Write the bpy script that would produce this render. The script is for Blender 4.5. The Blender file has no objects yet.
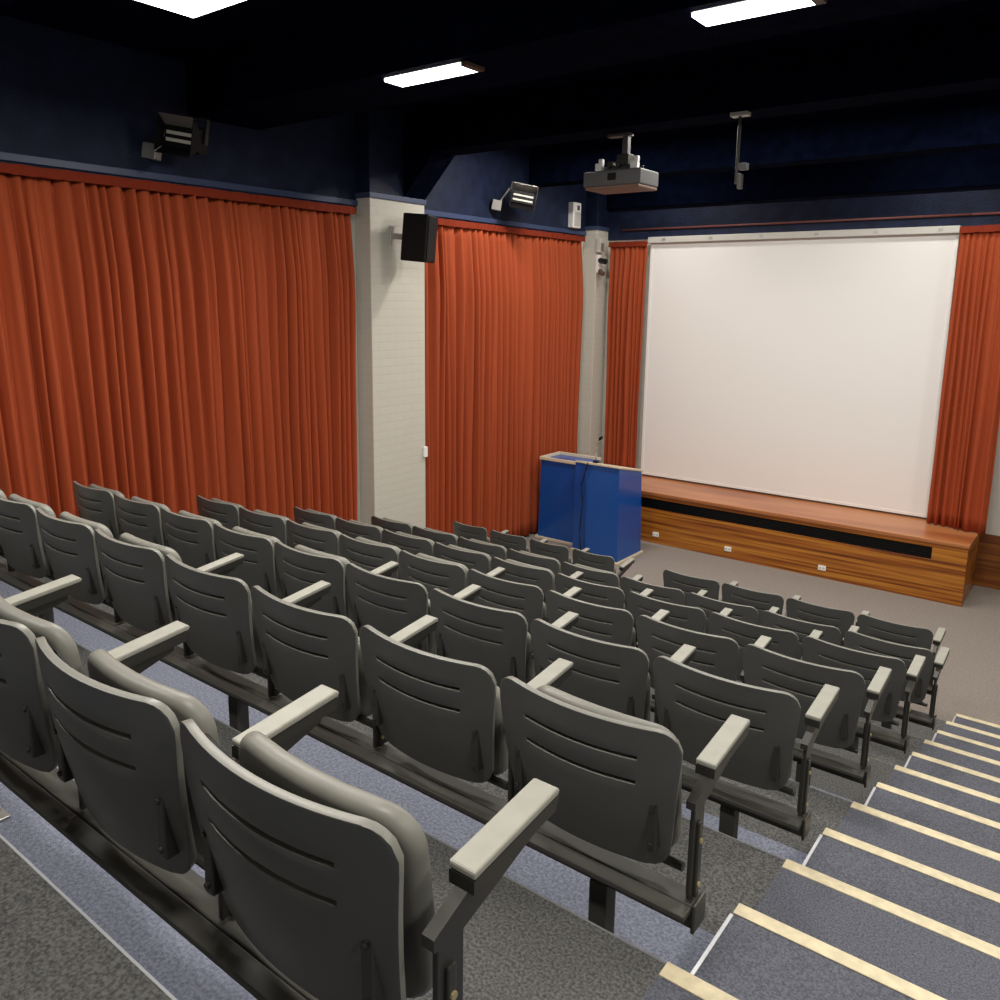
import bpy, bmesh, math, random
from mathutils import Vector, Matrix, noise
random.seed(7)
C = bpy.context.scene.collection
S = 0.93                      # metres per seat-tier depth
H = 0.2955 * S                # rise of one tier
FZ = -6 * H                   # front floor level
def V(x, y, z): return Vector((x * S, y * S, z * S))

# ------------------------------------------------------------------ materials
def mat(name, col, rough=0.6, metal=0.0, spec=0.5, noise_amt=0.0, scale=40, bump=0.0, bscale=200, emit=None, estr=0, sheen=0, col2=None, detail=4):
    m = bpy.data.materials.new(name); m.use_nodes = True
    nt = m.node_tree; b = nt.nodes['Principled BSDF']
    b.inputs['Base Color'].default_value = (*col, 1)
    b.inputs['Roughness'].default_value = rough
    b.inputs['Metallic'].default_value = metal
    b.inputs['Specular IOR Level'].default_value = spec
    if sheen: b.inputs['Sheen Weight'].default_value = sheen
    if emit:
        b.inputs['Emission Color'].default_value = (*emit, 1); b.inputs['Emission Strength'].default_value = estr
    tc = nt.nodes.new('ShaderNodeTexCoord')
    if noise_amt or col2:
        n = nt.nodes.new('ShaderNodeTexNoise'); n.inputs['Scale'].default_value = scale; n.inputs['Detail'].default_value = detail
        nt.links.new(tc.outputs['Object'], n.inputs['Vector'])
        r = nt.nodes.new('ShaderNodeValToRGB')
        c2 = col2 or tuple(c * (1 - noise_amt) for c in col)
        c1 = col if col2 else tuple(min(1, c * (1 + noise_amt)) for c in col)
        r.color_ramp.elements[0].position = 0.35; r.color_ramp.elements[0].color = (*c2, 1)
        r.color_ramp.elements[1].position = 0.65; r.color_ramp.elements[1].color = (*c1, 1)
        nt.links.new(n.outputs['Fac'], r.inputs['Fac']); nt.links.new(r.outputs['Color'], b.inputs['Base Color'])
    if bump:
        n2 = nt.nodes.new('ShaderNodeTexNoise'); n2.inputs['Scale'].default_value = bscale; n2.inputs['Detail'].default_value = 3
        nt.links.new(tc.outputs['Object'], n2.inputs['Vector'])
        bp = nt.nodes.new('ShaderNodeBump'); bp.inputs['Strength'].default_value = bump; bp.inputs['Distance'].default_value = 0.01
        nt.links.new(n2.outputs['Fac'], bp.inputs['Height']); nt.links.new(bp.outputs['Normal'], b.inputs['Normal'])
    return m

M = {}
M['navy']   = mat('navy_paint', (0.0100, 0.0160, 0.043), 0.5, spec=0.2, noise_amt=0.25, scale=6, bump=0.6, bscale=90)
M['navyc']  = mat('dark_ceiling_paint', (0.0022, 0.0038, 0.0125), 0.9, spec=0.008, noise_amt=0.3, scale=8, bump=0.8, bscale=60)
M['bluetrim'] = mat('blue_trim_paint', (0.045, 0.065, 0.14), 0.4)
M['white']  = mat('white_paint', (0.62, 0.60, 0.54), 0.6, noise_amt=0.04, scale=5)
M['curtain'] = mat('rust_curtain_cloth', (0.36, 0.066, 0.022), 0.8, spec=0.2)
M['header'] = mat('curtain_header_tape', (0.21, 0.028, 0.011), 0.85, spec=0.15)
M['carpet'] = mat('dark_grey_carpet', (0.18, 0.178, 0.172), 0.95, spec=0.1, scale=125, detail=3, col2=(0.072, 0.073, 0.076), bump=0.6, bscale=300)
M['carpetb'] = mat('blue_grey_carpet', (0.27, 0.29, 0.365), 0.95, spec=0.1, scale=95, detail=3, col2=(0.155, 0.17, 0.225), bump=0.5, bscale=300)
M['carpets'] = mat('slate_step_carpet', (0.165, 0.172, 0.205), 0.95, spec=0.1, scale=150, detail=3, col2=(0.09, 0.095, 0.12), bump=0.6, bscale=300)
M['carpetf'] = mat('warm_grey_carpet', (0.30, 0.262, 0.235), 0.95, spec=0.1, scale=60, detail=4, col2=(0.23, 0.202, 0.182), bump=0.3, bscale=250)
M['nosing'] = mat('cream_nosing', (0.66, 0.575, 0.39), 0.55, noise_amt=0.10, scale=30)
M['lip']    = mat('dull_edge_strip', (0.20, 0.20, 0.20), 0.6)
M['edge']   = mat('metal_edge_strip', (0.55, 0.56, 0.60), 0.4, metal=0.3)
M['shell']  = mat('grey_seat_shell', (0.074, 0.075, 0.070), 0.42, spec=0.5, noise_amt=0.05, scale=9, bump=0.05, bscale=500)
M['pad']    = mat('grey_seat_cushion', (0.20, 0.197, 0.172), 0.45, spec=0.45, noise_amt=0.05, scale=12)
M['rim']    = mat('sheen_lightened_seat_rim', (0.19, 0.188, 0.165), 0.40, spec=0.5)  # shell grey made lighter, painting the overhead sheen onto the edges
M['arm']    = mat('pale_armrest_pad', (0.32, 0.315, 0.272), 0.5, noise_amt=0.05, scale=20)  # pale tone paints the light falling on the arm tops
M['metal']  = mat('dark_metal', (0.045, 0.043, 0.038), 0.38, metal=0.35)
M['beam']   = mat('grey_rail_paint', (0.050, 0.048, 0.041), 0.6)
M['bolt']   = mat('brass_bolt', (0.6, 0.5, 0.25), 0.35, metal=0.7)
M['black']  = mat('black_plastic', (0.004, 0.004, 0.0045), 0.5, spec=0.25)
M['screen'] = mat('screen_cloth', (0.87, 0.86, 0.845), 0.8, spec=0.1)
M['border'] = mat('screen_border', (0.88, 0.87, 0.85), 0.6)
M['housing'] = mat('pale_grey_housing', (0.55, 0.54, 0.50), 0.45)
M['bluelam'] = mat('blue_laminate', (0.008, 0.080, 0.36), 0.22, spec=0.6)
M['cream']  = mat('cream_edging', (0.72, 0.62, 0.45), 0.5)
M['glow']   = mat('lit_diffuser', (0.9, 0.9, 0.88), 0.5, emit=(1.0, 0.97, 0.92), estr=6.0)
M['brown']  = mat('brown_end_cap', (0.12, 0.07, 0.045), 0.6)
M['steel']  = mat('brushed_steel', (0.42, 0.41, 0.39), 0.35, metal=0.6)
M['glass']  = mat('lens_glass', (0.7, 0.68, 0.62), 0.15, spec=0.8)
M['red']    = mat('dull_red_pipe', (0.20, 0.07, 0.06), 0.5)
M['projg']  = mat('projector_grey', (0.10, 0.10, 0.105), 0.5)
M['tan']    = mat('pinkish_tan_panel', (0.20, 0.115, 0.085), 0.5)

def wood(name, c1, c2, c3, rough=0.3):
    m = bpy.data.materials.new(name); m.use_nodes = True
    nt = m.node_tree; b = nt.nodes['Principled BSDF']; b.inputs['Roughness'].default_value = rough
    tc = nt.nodes.new('ShaderNodeTexCoord'); mp = nt.nodes.new('ShaderNodeMapping')
    mp.inputs['Scale'].default_value = (0.45, 3.0, 24.0)
    nt.links.new(tc.outputs['Object'], mp.inputs['Vector'])
    n = nt.nodes.new('ShaderNodeTexNoise'); n.inputs['Scale'].default_value = 1.1; n.inputs['Detail'].default_value = 5; n.inputs['Distortion'].default_value = 0.15
    nt.links.new(mp.outputs['Vector'], n.inputs['Vector'])
    r = nt.nodes.new('ShaderNodeValToRGB'); e = r.color_ramp.elements
    e[0].position = 0.33; e[0].color = (*c3, 1); e[1].position = 0.62; e[1].color = (*c1, 1)
    k = r.color_ramp.elements.new(0.48); k.color = (*c2, 1)
    nt.links.new(n.outputs['Fac'], r.inputs['Fac']); nt.links.new(r.outputs['Color'], b.inputs['Base Color'])
    return m
M['wood'] = wood('streaked_timber', (0.52, 0.215, 0.030), (0.33, 0.10, 0.013), (0.10, 0.020, 0.004))
M['woodtop'] = wood('reddish_timber_top', (0.50, 0.20, 0.075), (0.40, 0.14, 0.05), (0.30, 0.09, 0.03), 0.28)
M['woodd'] = wood('brown_timber_panel', (0.28, 0.10, 0.020), (0.18, 0.055, 0.012), (0.09, 0.025, 0.006))
def brick():
    m = bpy.data.materials.new('painted_brick'); m.use_nodes = True
    nt = m.node_tree; b = nt.nodes['Principled BSDF']; b.inputs['Roughness'].default_value = 0.55
    b.inputs['Base Color'].default_value = (0.60, 0.575, 0.50, 1)
    tc = nt.nodes.new('ShaderNodeTexCoord'); sp = nt.nodes.new('ShaderNodeSeparateXYZ'); cb = nt.nodes.new('ShaderNodeCombineXYZ')
    ad = nt.nodes.new('ShaderNodeMath'); ad.operation = 'ADD'
    nt.links.new(tc.outputs['Object'], sp.inputs[0]); nt.links.new(sp.outputs['X'], ad.inputs[0]); nt.links.new(sp.outputs['Y'], ad.inputs[1])
    nt.links.new(ad.outputs[0], cb.inputs['X']); nt.links.new(sp.outputs['Z'], cb.inputs['Y'])
    br = nt.nodes.new('ShaderNodeTexBrick'); br.inputs['Scale'].default_value = 1.0
    br.inputs['Brick Width'].default_value = 0.24; br.inputs['Row Height'].default_value = 0.085; br.inputs['Mortar Size'].default_value = 0.006
    br.inputs['Color1'].default_value = (0.60, 0.575, 0.505, 1); br.inputs['Color2'].default_value = (0.59, 0.565, 0.495, 1); br.inputs['Mortar'].default_value = (0.57, 0.545, 0.475, 1)
    nt.links.new(cb.outputs[0], br.inputs['Vector']); nt.links.new(br.outputs['Color'], b.inputs['Base Color'])
    bp = nt.nodes.new('ShaderNodeBump'); bp.inputs['Strength'].default_value = 0.35; bp.inputs['Distance'].default_value = 0.004; bp.invert = True
    nt.links.new(br.outputs['Fac'], bp.inputs['Height']); nt.links.new(bp.outputs['Normal'], b.inputs['Normal'])
    return m
M['brick'] = brick()

# ------------------------------------------------------------------ mesh helpers
def obj(name, bm, m, parent=None, smooth=False, loc=None):
    me = bpy.data.meshes.new(name); bmesh.ops.recalc_face_normals(bm, faces=bm.faces); bm.to_mesh(me); bm.free()
    ms = m if isinstance(m, (list, tuple)) else [m]
    for k in ms: me.materials.append(k)
    if smooth:
        for p in me.polygons: p.use_smooth = True
    o = bpy.data.objects.new(name, me); C.objects.link(o)
    if parent: o.parent = parent
    if loc is not None: o.location = loc
    return o
def box(bm, p0, p1, bev=0, seg=2, mi=0):
    p0, p1 = Vector(p0), Vector(p1)
    c = (p0 + p1) / 2; d = p1 - p0
    r = bmesh.ops.create_cube(bm, size=1, matrix=Matrix.Translation(c) @ Matrix.Diagonal((abs(d.x), abs(d.y), abs(d.z), 1)))
    vs = r['verts']; fs = list({f for v in vs for f in v.link_faces})
    for f in fs: f.material_index = mi
    if bev:
        es = list({e for v in vs for e in v.link_edges})
        bmesh.ops.bevel(bm, geom=es, offset=bev, segments=seg, profile=0.5, affect='EDGES')
    return bm
def B(*a, **k): return box(bmesh.new(), *a, **k)
def cyl(bm, a, b, r, n=16, r2=None):
    a, b = Vector(a), Vector(b); d = b - a
    q = d.to_track_quat('Z', 'Y').to_matrix().to_4x4()
    bmesh.ops.create_cone(bm, cap_ends=True, segments=n, radius1=r, radius2=r if r2 is None else r2, depth=d.length, matrix=Matrix.Translation((a + b) / 2) @ q)
    return bm
def tube(bm, pts, r, n=8):
    for a, b in zip(pts, pts[1:]): cyl(bm, a, b, r, n)
    for p in pts[1:-1]: bmesh.ops.create_icosphere(bm, subdivisions=1, radius=r, matrix=Matrix.Translation(p))
    return bm
def prism(bm, poly, axis, a, b, mi=0):
    """poly: 2-D outline, extruded along axis from a to b."""
    def P(u, v, w):
        return {'x': (w, u, v), 'y': (u, w, v), 'z': (u, v, w)}[axis]
    lo = [bm.verts.new(P(u, v, a)) for u, v in poly]; hi = [bm.verts.new(P(u, v, b)) for u, v in poly]
    fs = [bm.faces.new(lo), bm.faces.new(hi[::-1])]; n = len(poly)
    for i in range(n): fs.append(bm.faces.new((lo[i], lo[(i + 1) % n], hi[(i + 1) % n], hi[i])))
    for f in fs: f.material_index = mi
    return bm
def thing(name, label, cat, loc=(0, 0, 0), group=None, rz=0):
    o = bpy.data.objects.new(name, None); C.objects.link(o); o.location = loc; o.rotation_euler = (0, 0, rz)
    o.empty_display_size = 0.1
    return tag(o, label, cat, group)
def tag(o, label, cat, group=None):
    o['label'] = label; o['category'] = cat
    if group: o['group'] = group
    return o
def struct(name, bm, m, **k):
    o = obj(name, bm, m, **k); o['kind'] = 'structure'; return o

# ------------------------------------------------------------------ room shell
XL, XR = -6.10 * S, 6.0 * S
YB, YF = -4.2 * S, 9.69 * S
ZC = 3.68 * S
XA = 0.0                       # left edge of the stepped aisle
AISLE_R = 2.1
bm = bmesh.new()
# stepped seating floor (tiers), dark front half and blue-grey rear strip of every tread
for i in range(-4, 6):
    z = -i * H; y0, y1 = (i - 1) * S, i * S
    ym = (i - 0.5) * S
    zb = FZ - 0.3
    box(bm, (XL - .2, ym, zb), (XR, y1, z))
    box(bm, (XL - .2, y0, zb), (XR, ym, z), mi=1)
for f in list(bm.faces):
    pass
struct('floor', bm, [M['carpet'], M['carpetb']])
struct('floor_front', B((XL - .2, 5 * S, FZ - .3), (XR, YF + .3, FZ)), M['carpetf'])
k = 0
for i in range(-2, 6):          # thin light edge along the lip of each tier left of the aisle
    k += 1
    struct('trim_%d' % k, B((XL, i * S - .004, -i * H - .012), (-.004, i * S + .002, -i * H + .001)), M['lip'] if i > -1 else M['edge'])
# walls
struct('wall_left', B((XL - .2, YB - .2, FZ - .3), (XL, YF + .2, 2.60 * S)), M['white'])
struct('wall_left_upper', B((XL - .2, YB - .2, 2.60 * S), (XL + .03, YF + .2, ZC + .1)), M['navy'])
struct('trim_20', B((XL + .03, YB, 2.655 * S), (XL + .05, YF, 2.715 * S), bev=.004), M['bluetrim'])
struct('wall_front', B((XL - .2, YF, FZ - .3), (XR + .2, YF + .2, 2.60 * S)), M['white'])
struct('wall_front_upper', B((XL - .2, YF - .03, 2.60 * S), (XR + .2, YF + .2, ZC + .1)), M['navy'])
struct('wall_right', B((XR, YB - .2, FZ - .3), (XR + .2, YF + .2, 2.60 * S)), M['white'])
struct('wall_right_upper', B((XR - .03, YB - .2, 2.60 * S), (XR + .2, YF + .2, ZC + .1)), M['navy'])
struct('wall_back', B((XL - .2, YB - .2, FZ - .3), (XR + .2, YB, ZC + .1)), M['white'])
struct('ceiling', B((XL - .2, YB - .2, ZC), (XR + .2, YF + .2, ZC + .2)), M['navyc'])
# wood dado on the front wall
struct('baseboard_front', B((XL, YF - .03, FZ), (XR, YF, -1.10 * S), bev=.004), M['woodd'])
# pillars of the left wall
PX = -5.86 * S
for nm, y0, y1 in (('wall_left_pillar', 4.60 * S, 5.46 * S), ('wall_left_pillar_front', 9.32 * S, YF), ('wall_left_pillar_rear', -.2 * S, .66 * S)):
    struct(nm, B((XL, y0, FZ - .2), (PX, y1, 2.735 * S), bev=.006), M['brick'])
    struct(nm.replace('pillar', 'pier'), B((XL, y0 - .0, 2.735 * S), (PX + .0, y1, ZC), bev=.006), M['navy'])
    struct('trim_%d' % (30 + int(y0 * 2)), B((XL, y0 - .015, 2.735 * S), (PX + .015, y1 + .015, 2.79 * S), bev=.004), M['bluetrim'])
# beams across the ceiling, haunched where they meet the left pillars
BZ = 3.235 * S
for nm, y0, y1, haunch in (('ceiling_beam', 2.62, 3.35, False), ('ceiling_beam_middle', 5.12, 5.46, True), ('ceiling_beam_front', 7.80, 8.12, False), ('ceiling_beam_rear', 0.1, 0.45, True), ('ceiling_beam_back', -2.4, -2.05, False)):
    if haunch: poly = [(XL, 2.78 * S), (PX, 2.78 * S), (-5.40 * S, BZ), (XR, BZ), (XR, ZC), (XL, ZC)]
    else: poly = [(XL, BZ), (XR, BZ), (XR, ZC), (XL, ZC)]
    struct(nm, prism(bmesh.new(), poly, 'y', y0 * S, y1 * S), M['navyc'])
struct('ceiling_beam_wall', B((XL, 9.58 * S, 3.06 * S), (XR, YF, ZC)), M['navyc'])

# ------------------------------------------------------------------ aisle steps
for i in range(6):
    names = ['topmost and nearest', 'second nearest', 'third nearest', 'fourth nearest', 'fifth nearest', 'lowest and farthest']
    st = thing('aisle_step', '%s carpeted half step of the aisle, with pale nosing and metal side edge' % names[i], 'step', (0.007 * S, i * S, -(i + 1) * H), 'carpeted half steps down the aisle')
    obj('step_block', B((0, 0.001, -.02), (AISLE_R, .5 * S, H / 2), bev=.004), M['carpets'], st)
    obj('nosing', B((0, .5 * S - .044, H / 2), (AISLE_R, .5 * S + .004, H / 2 + .004), bev=.0015), M['nosing'], st)
    obj('side_trim', B((-.006, .02, H / 2 - .012), (.005, .5 * S - .05, H / 2 + .003), bev=.001), M['edge'], st)
    tag(obj('stair_nosing', B((XA, i * S - .045, -i * H), (AISLE_R, i * S + .004, -i * H + .005), bev=.0015), M['nosing']),
        'cream nosing strip on the tier edge just above the %s half step' % names[i], 'nosing', 'cream nosing strips on the tier edges')
# slate carpet inside the aisle on the tier treads
for i in range(-1, 6):
    tag(obj('aisle_carpet', B((0.0, (i - 1) * S + .004 if i < 0 else (i - .5) * S, -i * H - .001), (AISLE_R, i * S - .046, -i * H + .002)), M['carpets']),
        'slate carpet tread in the aisle, %s from the top' % ['first', 'second', 'third', 'fourth', 'fifth', 'sixth', 'seventh'][i + 1], 'carpet', 'aisle tread carpets')

# ------------------------------------------------------------------ chairs
W = 0.5927 * S
BACK_Y, BACK_TILT = -0.008, math.radians(9)
ZT, ZBOT = 0.858, 0.470
def apply_mods(o):
    dg = bpy.context.evaluated_depsgraph_get(); dg.update()
    me = bpy.data.meshes.new_from_object(o.evaluated_get(dg)); me.name = o.name
    o.modifiers.clear(); o.data = me
def shell_mesh(wide=1.0, shade_sheet=False):
    bm = bmesh.new(); hgt = ZT - ZBOT; w = 0.266; rt = 0.060; rb = 0.06
    vs = sorted(set([round(x, 4) for x in
        [0, .006, .013, .023, .045] + [.08, .11, .14, .170] + [.196, .205, .24, .253, .262] + [.285, .307, .318, .324, .327]]))
    vs = [v / .327 * hgt for v in vs]
    slots = [(.196 / .327 * hgt, .205 / .327 * hgt), (.253 / .327 * hgt, .262 / .327 * hgt)]
    us = [-1, -.96, -.9, -.82, -.72, -.62, -.5, -.35, -.18, 0, .18, .35, .5, .62, .72, .82, .9, .96, 1]
    grid = {}
    for a, v in enumerate(vs):
        hw = (w - 0.042 * (1 - v / hgt) ** 1.3) * wide
        top = hgt - v
        if top < rt: hw -= rt - math.sqrt(max(0, rt * rt - (rt - top) ** 2))
        if shade_sheet: v = .03 + v * .86
        if v < rb: hw -= rb - math.sqrt(max(0, rb * rb - (rb - v) ** 2))
        for b, u in enumerate(us):
            x = u * hw
            n = x / w
            wt = max(0, 1 - abs(v / hgt - .66) / .55)
            z = v - .012 * (n * n - .3) * (1 if v > .05 else -.4) * 0 + .010 * wt * (n * n)
            y = .050 * n * n - (.012 if 0 else 0) * 0
            y += .012 * math.sin(v / hgt * math.pi) * -1
            # tilt: top leans back (towards -y)
            zz = z
            yy = y + (hgt - z) * math.tan(BACK_TILT)
            grid[a, b] = bm.verts.new((x, BACK_Y + yy + (.012 if shade_sheet else 0), ZBOT + zz))
    for a in range(len(vs) - 1):
        for b in range(len(us) - 1):
            mid = (vs[a] + vs[a + 1]) / 2
            sl = any(s0 - 1e-4 < mid < s1 + 1e-4 for s0, s1 in slots)
            if sl and not shade_sheet and abs((us[b] + us[b + 1]) / 2) < .64: continue
            bm.faces.new((grid[a, b], grid[a, b + 1], grid[a + 1, b + 1], grid[a + 1, b]))
    return bm
def make_chair():
    root = thing('auditorium_chair', 'x', 'chair')
    sh = obj('backrest', shell_mesh(), [M['shell'], M['rim']], root, smooth=True)
    so = sh.modifiers.new('s', 'SOLIDIFY'); so.thickness = .017; so.offset = 1; so.material_offset_rim = 1
    so.use_even_offset = True
    bv = sh.modifiers.new('b', 'BEVEL'); bv.width = .0045; bv.segments = 2; bv.limit_method = 'ANGLE'; bv.angle_limit = math.radians(50)
    ln = obj('slot_shade_sheet', shell_mesh(.90, True), M['black'], root, smooth=True)  # black sheet added behind the slots to paint their inner shade
    sl = ln.modifiers.new('s', 'SOLIDIFY'); sl.thickness = .006; sl.offset = -1
    # folded-up seat
    bm = bmesh.new(); box(bm, (-.222, -.021, 0), (.222, .021, .375), bev=.0)
    bmesh.ops.bisect_plane(bm, geom=bm.verts[:] + bm.edges[:] + bm.faces[:], plane_co=(0, 0, .3), plane_no=(0, 0, 1))
    for xx in (-.15, -.075, 0, .075, .15):
        bmesh.ops.bisect_plane(bm, geom=bm.verts[:] + bm.edges[:] + bm.faces[:], plane_co=(xx, 0, 0), plane_no=(1, 0, 0))
    bmesh.ops.bevel(bm, geom=[e for e in bm.edges if abs(e.verts[0].co.y - e.verts[1].co.y) > .03 and abs(e.verts[0].co.x) > .2 and (e.verts[0].co.z > .37 or e.verts[0].co.z < .01)], offset=.065, segments=6, profile=.5, affect='EDGES')
    bmesh.ops.bevel(bm, geom=[e for e in bm.edges if len(e.link_faces) == 2 and e.calc_face_angle(0) > 1], offset=.018, segments=4, profile=.5, affect='EDGES')
    for v in bm.verts:
        v.co.y += .035 * (v.co.x / .23) ** 2
        if v.co.z > .3: v.co.z -= .012 * (v.co.x / .23) ** 2
    seat = obj('seat', bm, M['pad'], root, smooth=True, loc=(-.004, .135, .440))
    seat.rotation_euler = (math.radians(7), 0, 0)
    # side brackets on the shell, standard post, armrest
    for s in (-1, 1):
        bm = bmesh.new(); box(bm, (s * .200 - .013, .024, .53), (s * .200 + .013, .060, .67), bev=.004)
        cyl(bm, (s * .200, .018, .55), (s * .200, .05, .55), .006, 8); cyl(bm, (s * .200, .018, .65), (s * .200, .05, .65), .006, 8)
        obj('back_bracket', bm, M['metal'], root)
    bm = bmesh.new(); cyl(bm, (-.245, .125, .45), (.245, .125, .45), .012, 10)
    obj('hinge_rod', bm, M['metal'], root)
    arm_parts(root, W / 2)
    return root
def arm_parts(root, x):
    bm = bmesh.new(); box(bm, (x - .006, .090, .394), (x + .006, .150, .66), bev=.003)
    box(bm, (x - .014, .105, .394), (x + .014, .125, .60), bev=.004)
    obj('standard', bm, M['metal'], root)
    for z in (.43, .55): obj('bolt', cyl(bmesh.new(), (x + .013, .115, z), (x + .018, .115, z), .007, 8), M['bolt'], root)
    # arm: bracket, then padded rest rising slightly to the front
    bm = prism(bmesh.new(), [(.075, .648), (.11, .635), (.34, .705), (.34, .720), (.15, .700), (.075, .668)], 'x', x - .012, x + .012)
    obj('arm_bracket', bm, M['metal'], root)
    bm = prism(bmesh.new(), [(.150, .724), (.375, .750), (.380, .758), (.373, .764), (.150, .738)], 'x', x - .026, x + .026)
    bmesh.ops.bevel(bm, geom=bm.edges[:], offset=.004, segments=2, profile=.5, affect='EDGES')
    a = obj('armrest', bm, M['arm'], root); a['label'] = 'pale armrest pad'
    bm = prism(bmesh.new(), [(.150, .700), (.368, .724), (.376, .7495), (.150, .7235)], 'x', x - .025, x + .025)  # lower part of the pad made dark to paint its shaded side
    obj('armrest_shaded_side', bm, M['metal'], root)

proto = make_chair()
for ch in list(proto.children):
    if ch.modifiers: apply_mods(ch)
    for p in ch.data.polygons: p.use_smooth = True if ch.name.startswith(('seat', 'backrest')) else p.use_smooth
    if ch.name.startswith('backrest'):
        try: ch.data.set_sharp_from_angle(angle=math.radians(35))
        except Exception: pass

def copy_tree(o, parent=None):
    c = o.copy(); C.objects.link(c); c.parent = parent
    for ch in list(o.children): copy_tree(ch, c)
    return c
ORD = ['first', 'second', 'third', 'fourth', 'fifth', 'sixth', 'seventh', 'eighth', 'ninth']
ROWN = ['nearest row', 'second row', 'third row', 'fourth row', 'fifth row', 'sixth row', 'front row']
used = [False]
def place(x, y, z, label, group, ang, tuck, short=1.0):
    o = copy_tree(proto) if used[0] else proto
    used[0] = True
    o.location = (x, y, z); o['label'] = label; o['group'] = group; o['category'] = 'chair'
    for ch in o.children:
        if ch.name.startswith('seat'): ch.rotation_euler = (math.radians(ang), 0, 0); ch.location.z = .440 - tuck; ch.scale = (1, 1, short)
    return o
counts = [5, 9, 9, 9, 9, 9]
rr = random.Random(3)
for i in range(6):
    for j in range(1, counts[i] + 1):
        x = (0.019 - (j - .5) * 0.5927) * S - .013
        up = i == 0 or (i == 1 and j == 1) or j >= 5
        ang = 7 if up else rr.choice((4, 6, 7))
        extra = 'first beside the stepped aisle' if j == 1 else ('last toward the curtained wall' if j == 9 else '%s from the stepped aisle' % ORD[j - 1])
        c = place(x, (i - .956 - .044) * S, -i * H, 'grey tip-up chair in the %s from the camera, %s' % (ROWN[i], extra), 'grey slotted tip-up chairs', ang, (-.022 if j >= 5 and i else -.005) if up else 0, 1.0 if up else .82)
        if j >= 6 and i:          # these seats show no armrest
            for ch in list(c.children):
                if ch.name.startswith('arm'): bpy.data.objects.remove(ch)
# front row: two groups of four on the floor with one place missing
FR = [(-.745 - .5927 * k, k) for k in range(4)] + [(-3.575 - .5455 * k, k + 4) for k in range(4)]
FRY = 5.235
frl = ['grey chair at the aisle end of the front row facing the stage', 'grey chair in the front row, second from the aisle', 'grey chair in the front row, third from the aisle',
       'grey chair in the front row just right of the missing place', 'grey chair in the front row just left of the missing place, before the lectern',
       'grey chair in the front row, before the left part of the lectern', 'grey chair in the front row, second from the curtained wall', 'grey chair in the front row nearest the curtained wall']
for xl, k in FR:
    o = place((xl + (.27 if k < 4 else .25)) * S, (FRY - .044) * S, FZ, frl[k], 'grey slotted tip-up chairs', 7, 0, .80)
    if k > 3: o.scale = (.87, 1, 1)

# ------------------------------------------------------------------ beams (rails) that carry the rows
def rail(name, label, x0, x1, y, z, legs):
    t = thing(name, label, 'seat rail', (0, y, z), 'steel rails carrying the seat rows')
    bm = bmesh.new(); box(bm, (x0, .085, .322), (x1, .145, .385), bev=.004)
    obj('rail_beam', bm, M['beam'], t)
    bm = bmesh.new(); box(bm, (x0, .035, .372), (x1, .080, .388), bev=.003)
    obj('rail_flange', bm, M['beam'], t)
    bm = bmesh.new(); box(bm, (x1, .078, .314), (x1 + .010, .150, .393), bev=.004)
    obj('end_cap', bm, M['metal'], t)
    for lx in legs:
        bm = bmesh.new(); box(bm, (lx - .027, .085, 0.006), (lx + .027, .140, .32), bev=.003)
        l = obj('leg', bm, M['beam'], t)
        bm = bmesh.new(); box(bm, (lx - .05, .03, 0), (lx + .05, .20, .008), bev=.002)
        for yy in (.045, .185): cyl(bm, (lx, yy, .006), (lx, yy, .020), .010, 8)
        obj('foot_plate', bm, M['steel'], l)
    return t
for i in range(6):
    nm = ROWN[i]
    n = counts[i]
    legs = [-.245 - 1.63 * k for k in range(4) if -.245 - 1.63 * k > -n * W]
    rail('seat_rail', 'dark steel rail on square legs under the %s of chairs from the camera' % nm, -n * W - .03, .020, (i - 1) * S, -i * H, legs)
rail('seat_rail', 'dark steel rail under the four front row chairs beside the aisle', -2.56 * S, -.14 * S, (FRY - .044) * S, FZ, [-.45 * S, -2.2 * S])
rail('seat_rail', 'dark steel rail under the four front row chairs before the lectern', -5.24 * S, -3.02 * S, (FRY - .044) * S, FZ, [-3.3 * S, -4.9 * S])

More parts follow.
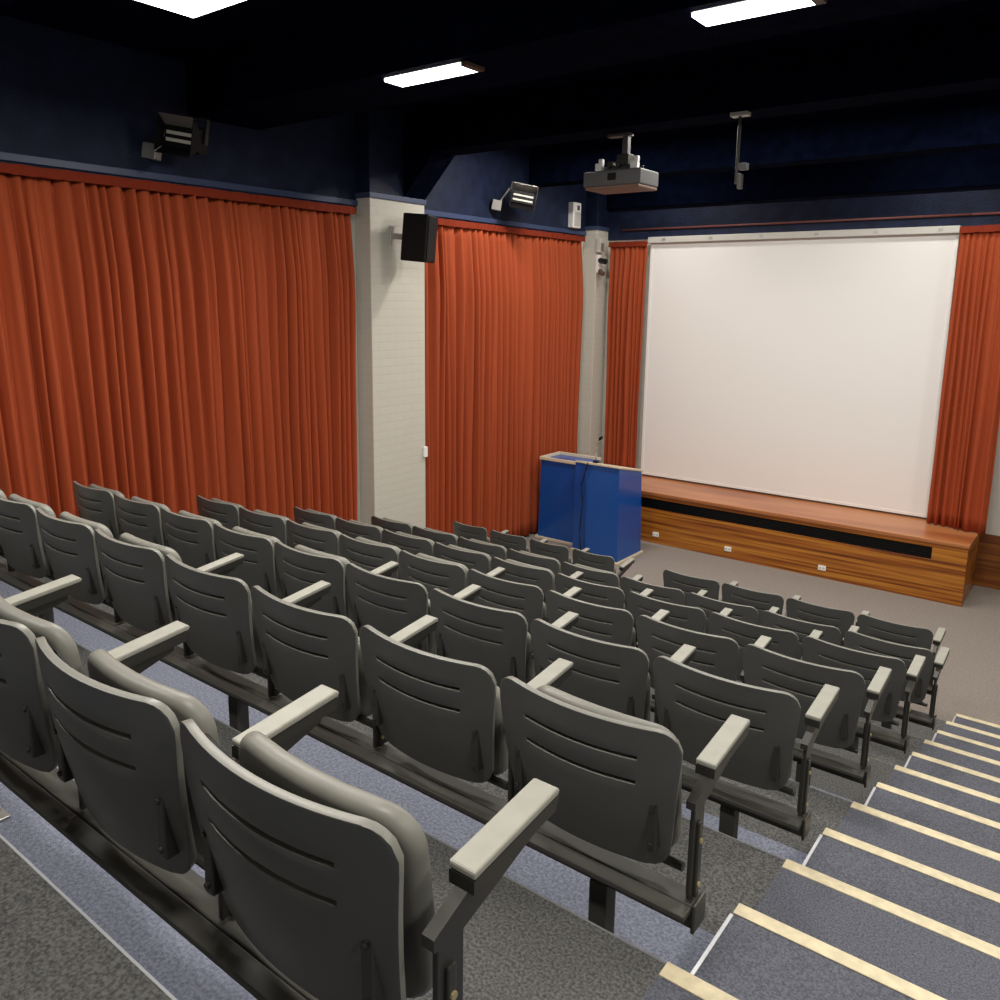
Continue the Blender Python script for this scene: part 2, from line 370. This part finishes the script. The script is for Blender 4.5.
# ------------------------------------------------------------------ curtains
def curtain_mesh(p0, p1, ztop, zbot, pitch, amp, seed, nrm, header=.09, flare=0.0, gather=1.0, lean=0.0, gap=None):
    """hanging folded cloth between p0 and p1; nrm points into the room."""
    p0, p1, nrm = Vector(p0), Vector(p1), Vector(nrm); L = (p1 - p0).length; d = (p1 - p0) / L
    rng = random.Random(seed)
    xs = [0]; 
    while xs[-1] < L: xs.append(xs[-1] + pitch * rng.uniform(.55, 1.5))
    amps = [rng.choice((.45, .7, .9, 1.1)) for _ in xs]; leans = [rng.uniform(-1, 1) * .035 for _ in xs]
    n = int(L / (pitch / 10)); nz = 22
    bm = bmesh.new(); G = []
    for k in range(nz + 1):
        t = k / nz; z = ztop + (zbot - ztop) * t
        row = []
        for a in range(n + 1):
            s = L * a / n
            # fold coordinate
            q = min(len(xs) - 2, max(0, next((i for i in range(len(xs) - 1) if xs[i + 1] >= s), len(xs) - 2)))
            f = (s - xs[q]) / (xs[q + 1] - xs[q])
            A = amps[q] * (1 - f) + amps[q + 1] * f
            prof = (.5 - .5 * math.cos(2 * math.pi * f)) ** .55
            grow = .55 + .45 * min(1, t * 5) if header else 1
            off = amp * A * prof * grow
            off += amp * .40 * (noise.noise(Vector((s * 21 + seed, t * 1.2, 3.3))) + .5) * grow
            off += .012 * noise.noise(Vector((s * 60, t * 2.2, seed)))
            ss = s + (leans[q] * (1 - f) + leans[q + 1] * f) * t + lean * t * (1 - s / L)
            ss += .010 * noise.noise(Vector((s * 8, t * 3, seed + 9)))
            if t > .0 and gather != 1: ss = L / 2 + (ss - L / 2) * (1 + (gather - 1) * t)
            p = p0 + d * ss + nrm * off
            row.append(bm.verts.new((p.x, p.y, z)))
        G.append(row)
    for k in range(nz):
        for a in range(n): bm.faces.new((G[k][a], G[k][a + 1], G[k + 1][a + 1], G[k + 1][a]))
    return bm
def curtain(label, p0, p1, ztop, zbot, pitch, amp, seed, nrm, **kw):
    o = obj('curtain', curtain_mesh(p0, p1, ztop, zbot, pitch, amp, seed, nrm, **kw), M['curtain'], smooth=True)
    so = o.modifiers.new('s', 'SOLIDIFY'); so.thickness = .004; so.offset = 0
    tag(o, label, 'curtain')
    a, b, nn = Vector(p0), Vector(p1), Vector(nrm)
    n = max(8, int((b - a).length / .04)); bm = bmesh.new(); rows = []
    rng = random.Random(seed + 5)
    dd = (b - a).normalized()
    for s in (0, 1):
        for z in (ztop - .062, ztop + .008):
            rows.append([bm.verts.new(tuple(a + (b - a) * (k / n) + nn * (s * .012 + amp * .75 + rng.uniform(0, .016))) [:2] + (z + rng.uniform(-.004, .004),)) for k in range(n + 1)])
    A0, A1, B0, B1 = rows
    for k in range(n):
        bm.faces.new((A0[k], A0[k + 1], A1[k + 1], A1[k])); bm.faces.new((B0[k], B0[k + 1], B1[k + 1], B1[k]))
        bm.faces.new((A1[k], A1[k + 1], B1[k + 1], B1[k])); bm.faces.new((A0[k], A0[k + 1], B0[k + 1], B0[k]))
    bm.faces.new((A0[0], A1[0], B1[0], B0[0])); bm.faces.new((A0[n], A1[n], B1[n], B0[n]))
    obj('curtain_header', bm, M['header'], o)
    return o
ZCT = 2.615 * S
def tierz(y): return -math.floor(y / S + 1) * H if y / S < 5 else FZ
# left wall, three widths between the pillars (each reaches its lowest tier)
curtain('long rust red curtain at the left behind the seats, left of the near pillar', (XL + .03, .70 * S, 0), (XL + .03, 4.47 * S, 0), ZCT, -4 * H + .05, .105, .135, 1, (1, 0, 0), lean=.10)
curtain('rust red curtain between the two pale pillars, behind the lectern', (XL + .03, 5.52 * S, 0), (XL + .03, 9.14 * S, 0), ZCT, FZ + .03, .115, .115, 2, (1, 0, 0))
curtain('narrow rust red curtain just left of the projection screen', (-5.76 * S, YF - .10, 0), (-5.115 * S, YF - .10, 0), 2.55 * S, -1.02 * S + .012, .085, .07, 3, (0, -1, 0))
curtain('rust red curtain right of the projection screen, hem resting over the stage corner', (-.975 * S, YF - .19, 0), (-.32 * S, YF - .36, 0), 2.58 * S, -1.02 * S + .01, .085, .075, 4, (0, -1, 0), gather=.97)

# ------------------------------------------------------------------ stage
SX0, SX1, SY = -5.60 * S, -.407 * S, 8.697 * S
SZT = -1.025 * S
st = thing('stage', 'low streaked timber stage with a black grille strip below the screen', 'stage', (0, SY, FZ))
hh = SZT - FZ
bm = bmesh.new()
box(bm, (SX0, .03, .0), (SX1 - .004, YF - SY - .035, hh - .045), bev=.003)
obj('stage_body', bm, M['wood'], st)
obj('stage_top', B((SX0, -.012, hh - .045), (SX1 + .012, YF - SY - .035, hh), bev=.005), M['woodtop'], st)
bm = bmesh.new()
g0, g1 = hh - .228, hh - .090
x0, x1 = SX0 + .3, -.775 * S
box(bm, (SX0, 0, 0), (SX1, .03, g0), bev=.002); box(bm, (SX0, 0, g1), (SX1, .03, hh - .045), bev=.002)
box(bm, (x1, 0, g0), (SX1, .03, g1), bev=.001); box(bm, (SX0, 0, g0), (x0, .03, g1), bev=.001)
obj('front_panel', bm, M['wood'], st)
bm = bmesh.new(); box(bm, (x0, .018, g0), (x1, .029, g1))
for k in range(5): box(bm, (x0, .010, g0 + .012 + k * .028), (x1, .018, g0 + .020 + k * .028))
obj('grille', bm, M['black'], st)['label'] = 'long black grille strip'
for xx in (-4.33, -3.243, -1.993):
    f = obj('power_outlet', B((xx * S - .045, -.012, .095), (xx * S + .045, .0, .155), bev=.003), M['border'], st)
    f['label'] = 'white socket plate'
    bm = bmesh.new()
    for q in (-.02, .02): cyl(bm, (xx * S + q, -.0125, .125), (xx * S + q, -.016, .125), .011, 10)
    obj('socket', bm, M['housing'], f)
bm = bmesh.new(); box(bm, (SX0 + .4, -.008, .022), (-3.55 * S, 0, .03))
bm.free()

# ------------------------------------------------------------------ screen
sc = thing('projection_screen', 'large white projection screen hanging above the timber stage', 'screen', (-3.05 * S, YF - .06, 0))
hw = 2.045 * S; z0, z1 = -1.0 * S, 2.535 * S
def quad(p):
    bm = bmesh.new(); return bm
obj('screen_cloth', B((-hw + .04, -.006, z0 + .035), (hw - .04, .0, z1)), M['screen'], sc)
bm = bmesh.new()
box(bm, (-hw, -.010, z0), (-hw + .04, .004, z1), bev=.002); box(bm, (hw - .04, -.010, z0), (hw, .004, z1), bev=.002)
box(bm, (-hw + .04, -.010, z0), (hw - .04, .004, z0 + .035), bev=.002)
obj('screen_border', bm, M['border'], sc)
bm = bmesh.new(); box(bm, (-hw - .015, -.075, z1 - .005), (hw + .015, .02, z1 + .075), bev=.006)
obj('roller_case', bm, M['housing'], sc)
for k in range(6): obj('case_clip', B((-hw + .2 + k * .68, -.079, z1 + .02), (-hw + .25 + k * .68, -.074, z1 + .05)), M['steel'], sc)
tag(obj('pipe', tube(bmesh.new(), [(-5.6 * S, YF - .046, 2.74 * S), (-.9 * S, YF - .046, 2.745 * S), (2.2, YF - .046, 2.75 * S)], .014), M['red'], smooth=True),
    'thin dull red pipe running along the wall above the screen', 'pipe')

# ------------------------------------------------------------------ lectern
lt = thing('lectern', 'blue laminate lectern desk with cream edging at the left of the stage', 'lectern', (-4.3, 7.3, FZ))
def frustum(bm, x0, x1, y0, y1, zb, X0, X1, Y0, Y1, zt, bev=.004):
    lo = [bm.verts.new(p) for p in ((x0, y0, zb), (x1, y0, zb), (x1, y1, zb), (x0, y1, zb))]
    hi = [bm.verts.new(p) for p in ((X0, Y0, zt), (X1, Y0, zt), (X1, Y1, zt), (X0, Y1, zt))]
    bm.faces.new(lo[::-1]); bm.faces.new(hi)
    for i in range(4): bm.faces.new((lo[i], lo[(i + 1) % 4], hi[(i + 1) % 4], hi[i]))
    return bm
lz = 1.21
def slope_top(bm, zt, drop, y0, y1):
    for v in bm.verts:
        if v.co.z > zt - .2: v.co.z -= drop * (v.co.y - y0) / (y1 - y0)
    return bm
o = obj('right_cabinet', slope_top(frustum(bmesh.new(), -.14, .32, -.35, .27, .03, -.18, .30, -.34, .24, lz), lz, .13, -.36, .26), M['bluelam'], lt)
obj('centre_panel', slope_top(frustum(bmesh.new(), -.44, -.145, -.18, .25, .03, -.40, -.185, -.22, .24, lz), lz, .13, -.36, .26), M['bluelam'], lt)
bm = bmesh.new()
frustum(bm, -1.11, -.45, .0, .45, .03, -1.045, -.41, -.05, .40, lz - .10)
obj('left_cabinet', bm, M['bluelam'], lt)
bm = bmesh.new(); box(bm, (-.19, -.36, lz), (.315, .26, lz + .025), bev=.004); box(bm, (-.40, -.23, lz), (-.191, .25, lz + .025), bev=.004)
slope_top(bm, lz, .13, -.36, .26)
obj('desk_top', bm, M['cream'], lt)
bm = bmesh.new(); box(bm, (-1.065, -.07, lz - .10), (-.40, -.045, lz - .06), bev=.003); box(bm, (-1.065, .39, lz - .10), (-.40, .415, lz - .06), bev=.003)
box(bm, (-1.065, -.045, lz - .10), (-1.045, .39, lz - .06), bev=.002)
obj('shelf_edging', bm, M['cream'], lt)
bm = bmesh.new(); box(bm, (-.16, -.38, 0), (.345, .30, .03), bev=.004); box(bm, (-.45, -.21, 0), (-.161, .28, .03), bev=.004); box(bm, (-1.15, -.02, 0), (-.451, .46, .03), bev=.004)
obj('plinth', bm, M['cream'], lt)
mic = thing('microphone', 'thin gooseneck microphone rising from the lectern top', 'microphone', (-4.43, 7.12, FZ + lz - .006)); mic.scale = (1, 1, 1.25)
obj('mic_base', cyl(bmesh.new(), (0, 0, 0), (0, 0, .02), .035, 16), M['black'], mic)
obj('gooseneck', tube(bmesh.new(), [(0, 0, .015), (0, 0, .10), (.01, 0, .17), (.035, -.01, .225), (.06, -.02, .25)], .006, 8), M['steel'], mic, smooth=True)
obj('mic_head', cyl(bmesh.new(), (.055, -.018, .245), (.095, -.03, .27), .016, 12), M['black'], mic)
tag(obj('cable', tube(bmesh.new(), [(-4.43, 6.93, FZ + lz + .03), (-4.44, 6.90, FZ + lz - .08), (-4.50, 6.90, FZ + lz - .28), (-4.47, 6.90, FZ + .75), (-4.50, 6.90, FZ + .35), (-4.46, 6.88, FZ + .008)], .007, 6), M['black'], smooth=True),
    'dark cable hanging down the near face of the lectern', 'cable')

# ------------------------------------------------------------------ speaker and wall fittings
sp = thing('wall_speaker', 'black loudspeaker bracketed to the near pale pillar', 'speaker', (-5.17, 4.69, 2.165))
sp.rotation_euler = (math.radians(0), math.radians(5), math.radians(18))
obj('speaker_body', B((-.14, -.12, -.235), (.14, .12, .235), bev=.012), M['black'], sp)
bm = B((.14, -.105, -.22), (.150, .105, .22), bev=.004)
obj('speaker_grille', bm, M['black'], sp)
bm = bmesh.new(); box(bm, (-.30, -.02, -.03), (-.13, .02, .03), bev=.004); box(bm, (-.33, -.05, -.10), (-.295, .05, .10), bev=.004)
obj('speaker_bracket', bm, M['steel'], sp)
def stage_light(label, loc, rz, rx, s=1.0):
    t = thing('stage_light', label, 'spotlight', loc, None); t.rotation_euler = (rx, 0, rz); t.scale = (s, s, s)
    # local: faces +X side, long in Y
    bm = prism(bmesh.new(), [(-.10, -.10), (.02, -.13), (.12, -.10), (.12, .10), (.02, .14), (-.10, .10)], 'y', -.19, .19)
    obj('lamp_housing', bm, M['black'], t)
    bm = bmesh.new()
    obj('lamp_lens', B((.120, -.165, -.085), (.130, .165, .085), bev=.003), M['glass'], t)
    bm = bmesh.new()
    for z in (-.072, .0, .072): box(bm, (.131, -.17, z - .018), (.145, .17, z + .018), bev=.002)
    obj('louvre', bm, M['black'], t)
    for q, (z, a) in enumerate(((.11, 30), (-.11, -30))):
        b = B((0, -.19, -.004), (.17, .19, .004), bev=.002)
        o = obj('barn_door', b, M['steel'] if q == 0 else M['black'], t, loc=(.12, 0, z)); o.rotation_euler = (0, math.radians(-a), 0)
    for y in (-.20, .20):
        b = prism(bmesh.new(), [(.12, -.10), (.26, -.18), (.26, .18), (.12, .10)], 'y', y - .004, y + .004)
        obj('side_door', b, M['black'], t)
    bm = bmesh.new(); box(bm, (-.02, -.225, -.02), (.02, -.205, .24), bev=.003); box(bm, (-.02, .205, -.02), (.02, .225, .24), bev=.003); box(bm, (-.02, -.225, .22), (.02, .225, .24), bev=.003)
    obj('yoke', bm, M['metal'], t)
    bm = bmesh.new(); tube(bm, [(-.01, 0, .23), (-.04, -.24, .12), (-.02, -.36, -.12)], .014, 8); box(bm, (-.08, -.475, -.26), (.05, -.32, -.10), bev=.006)
    obj('wall_arm', bm, M['steel'], t)
    return t
stage_light('large black stage light with slatted face above the long left curtain', (-5.33, 2.22, 2.76), math.radians(-62), math.radians(-10), .74)
stage_light('smaller black stage light above the curtain between the pillars', (-5.325, 6.69, 2.76), math.radians(-50), math.radians(-10), .74)
el = thing('emergency_light', 'small white box light on the navy wall beside the far pillar', 'light', (XL + .03, 8.30, 2.715))
obj('light_body', B((0, -.10, -.17), (.09, .10, .17), bev=.01), M['border'], el)
bm = bmesh.new(); box(bm, (.09, -.01, .07), (.10, .05, .13), bev=.004); obj('light_lens', bm, M['projg'], el)
obj('front_cover', B((.09, -.075, -.145), (.098, .075, .04), bev=.004), M['housing'], el)
sw = tag(obj('wall_switch', B((PX, 5.03, -.20), (PX + .025, 5.09, -.08), bev=.005), M['border']), 'white switch plate at the far edge of the near pale pillar', 'switch')
# cabling box and camera on far pillar
jb = thing('junction_box', 'grey and white junction box high on the far pale pillar', 'box', (PX + .0, 8.70, 2.33))
obj('box_body', B((0, -.05, -.10), (.07, .06, .10), bev=.006), M['housing'], jb)
obj('cover', B((.07, -.04, -.08), (.078, .05, .03), bev=.003), M['steel'], jb)
cm = thing('wall_camera', 'small dark camera on a white bracket below the junction box on the far pillar', 'camera', (PX, 8.70, 2.08))
obj('camera_bracket', B((0, -.03, -.13), (.05, .03, .12), bev=.005), M['border'], cm)
bm = bmesh.new(); cyl(bm, (.05, 0, .04), (.17, -.06, .02), .04, 14); obj('camera_body', bm, M['black'], cm)
bm = bmesh.new(); cyl(bm, (.05, 0, -.11), (.13, -.04, -.15), .035, 14); obj('camera_lens', bm, M['brown'], cm)

# ------------------------------------------------------------------ projector and pole
PY = 5.02
pr = thing('projector', 'ceiling projector on a square pole bracket under the beam', 'projector', (-3.05, PY, 2.60)); pr.scale = (.78, .78, 1)
obj('projector_body', B((-.365, -.20, -.045), (.365, .24, .085), bev=.012), M['projg'], pr)
obj('projector_base', B((-.33, -.215, -.072), (.355, .235, -.045), bev=.01), M['tan'], pr)['label'] = 'pinkish tan underside tray'
bm = bmesh.new(); cyl(bm, (-.18, .24, .02), (-.18, .30, .02), .055, 20); obj('projector_lens', bm, M['black'], pr)
bm = bmesh.new(); box(bm, (.03, -.03, .22), (.10, .04, BZ - 2.60), bev=.004); box(bm, (-.16, -.05, BZ - 2.60 - .025), (.12, .06, BZ - 2.60), bev=.003)
obj('pole', bm, M['projg'], pr)
bm = bmesh.new(); box(bm, (-.02, -.06, .14), (.13, .07, .23), bev=.005); box(bm, (-.20, -.03, .10), (.25, -.01, .135), bev=.003); box(bm, (-.20, .07, .10), (.25, .09, .135), bev=.003)
for s in (-.11, .0): cyl(bm, (s, -.07, .15), (s, .08, .15), .03, 12)
obj('mount_cage', bm, M['metal'], pr)
for xx, nm in ((-.23, 0), (.22, 1)):
    bm = bmesh.new(); box(bm, (xx - .045, -.10, .10), (xx + .045, -.04, .165), bev=.008); box(bm, (xx - .0, -.10, .15), (xx + .05, -.05, .20), bev=.006)
    obj('cable_plug', bm, M['border'], pr)
bm = bmesh.new(); box(bm, (-.045, -.206, .0), (.06, -.199, .06), bev=.002); obj('connector_panel', bm, M['black'], pr)
pl = thing('ceiling_pole', 'thin dark drop pole with small pale clamp right of the projector', 'pole', (-2.03 * S, 4.80, 0))
obj('rod', cyl(bmesh.new(), (0, 0, 2.48), (0, 0, BZ), .013, 10), M['metal'], pl)
obj('rod_plate', B((-.07, -.04, BZ - .03), (.07, .04, BZ), bev=.004), M['housing'], pl)
bm = B((.015, -.03, 2.58), (.085, .03, 2.63), bev=.004); obj('clamp', bm, M['projg'], pl)
bm = B((.012, -.02, 2.44), (.05, .02, 2.55), bev=.004); obj('clamp_foot', bm, M['metal'], pl)

# ------------------------------------------------------------------ ceiling lights
def area(name, loc, sx, sy, power, col=(1.0, .95, .87), parent=None):
    power *= .62
    l = bpy.data.lights.new(name, 'AREA'); l.shape = 'RECTANGLE'; l.size = sx; l.size_y = sy; l.energy = power; l.color = col
    o = bpy.data.objects.new(name, l); C.objects.link(o); o.location = loc
    return o
def batten(x0, x1, y0, y1, z, label, power, group='fluorescent ceiling lights'):
    t = thing('ceiling_light', label, 'light', ((x0 + x1) / 2, (y0 + y1) / 2, z), group)
    w, d = (x1 - x0) / 2, (y1 - y0) / 2
    obj('light_housing', B((-w - .01, -d - .008, .012), (w + .01, d + .008, .014), bev=.001), M['black'], t)
    obj('diffuser', B((-w, -d, -.010), (w - .04, d, .0119), bev=.004), M['glow'], t)
    obj('end_cap', B((w - .04, -d, -.012), (w + .012, d, .012), bev=.003), M['brown'], t)
    area('lamp', ((x0 + x1) / 2, (y0 + y1) / 2, z - .014), 2 * w - .04, 2 * d, power)
zl = BZ - .014
PW = 62
batten(-3.71 * S, -2.95 * S, 2.70 * S, 2.89 * S, zl, 'bright fluorescent ceiling light above the left seats, beyond the beam', PW)
batten(-1.345 * S, -.70 * S, 2.69 * S, 2.89 * S, zl, 'bright fluorescent ceiling light at the top of the view, right of centre', PW)
batten(1.0 * S, 1.75 * S, 2.69 * S, 2.89 * S, zl, 'added ceiling fill light over the aisle, out of the frame', PW)  # unseen lamp, added for overall brightness
zp = 3.25 * S
t = thing('ceiling_light', 'large square glowing ceiling panel at the top left corner of the view', 'light', (-2.93 * S, .70 * S, zp), 'fluorescent ceiling lights')
obj('light_housing', B((-.67, -.42, .0), (.67, .42, .06), bev=.004), M['housing'], t)
obj('diffuser', B((-.66, -.41, -.03), (.66, .41, 0), bev=.006), M['glow'], t)
obj('hanger', cyl(cyl(bmesh.new(), (-.4, 0, .05), (-.4, 0, ZC - zp), .01), (.4, 0, .05), (.4, 0, ZC - zp), .01), M['metal'], t)
area('lamp', (-2.93 * S, .70 * S, zp - .036), 1.3, .8, 95)
for k, (x, y, p) in enumerate(((-.2, -1.2, 70), (2.6, -1.2, 70), (-3.4, -1.2, 60), (2.6, .7, 70))):  # out-of-view lamps added to lift the room brightness
    batten((x - .4) * S, (x + .4) * S, (y - .12) * S, (y + .12) * S, zl, 'added ceiling fill light outside the view, %s' % ORD[k], p)
# unseen lights added to brighten the bay behind the middle beam
for k, (x, y, p) in enumerate(((-4.6, 6.5, 96), (-2.4, 6.3, 96), (-.2, 6.5, 96), (2.2, 6.5, 60), (-4.6, 8.6, 26), (-1.1, 8.6, 26))):
    batten((x - .4) * S, (x + .4) * S, (y - .12) * S, (y + .12) * S, ZC - .05, 'added ceiling fill light in the front bay hidden by a beam, %s' % ORD[k], p)

# ------------------------------------------------------------------ camera
f, yaw, p, r = 814.81, .6506, .1843, .013
fw = Vector((-math.sin(yaw) * math.cos(p), math.cos(yaw) * math.cos(p), -math.sin(p)))
rt = Vector((math.cos(yaw), math.sin(yaw), 0)); up = rt.cross(fw)
r2 = rt * math.cos(r) + up * math.sin(r); u2 = -rt * math.sin(r) + up * math.cos(r)
cam = bpy.data.cameras.new('camera'); co = bpy.data.objects.new('camera', cam); C.objects.link(co)
mt = Matrix((r2, u2, -fw)).transposed().to_4x4(); mt.translation = V(.7534, -1.7339, 1.6928)
co.matrix_world = mt
cam.sensor_width = 36; cam.sensor_fit = 'HORIZONTAL'; cam.lens = f / 1000 * 36; cam.shift_y = -(500 - 450.12) / 1000; cam.clip_start = .05
bpy.context.scene.camera = co

w = bpy.data.worlds.new('world'); bpy.context.scene.world = w; w.use_nodes = True
w.node_tree.nodes['Background'].inputs['Color'].default_value = (.02, .022, .03, 1); w.node_tree.nodes['Background'].inputs['Strength'].default_value = .3
vs = bpy.context.scene.view_settings
vs.view_transform = 'Standard'; vs.look = 'None'; vs.gamma = 1; vs.exposure = 0.0; vs.use_curve_mapping = False
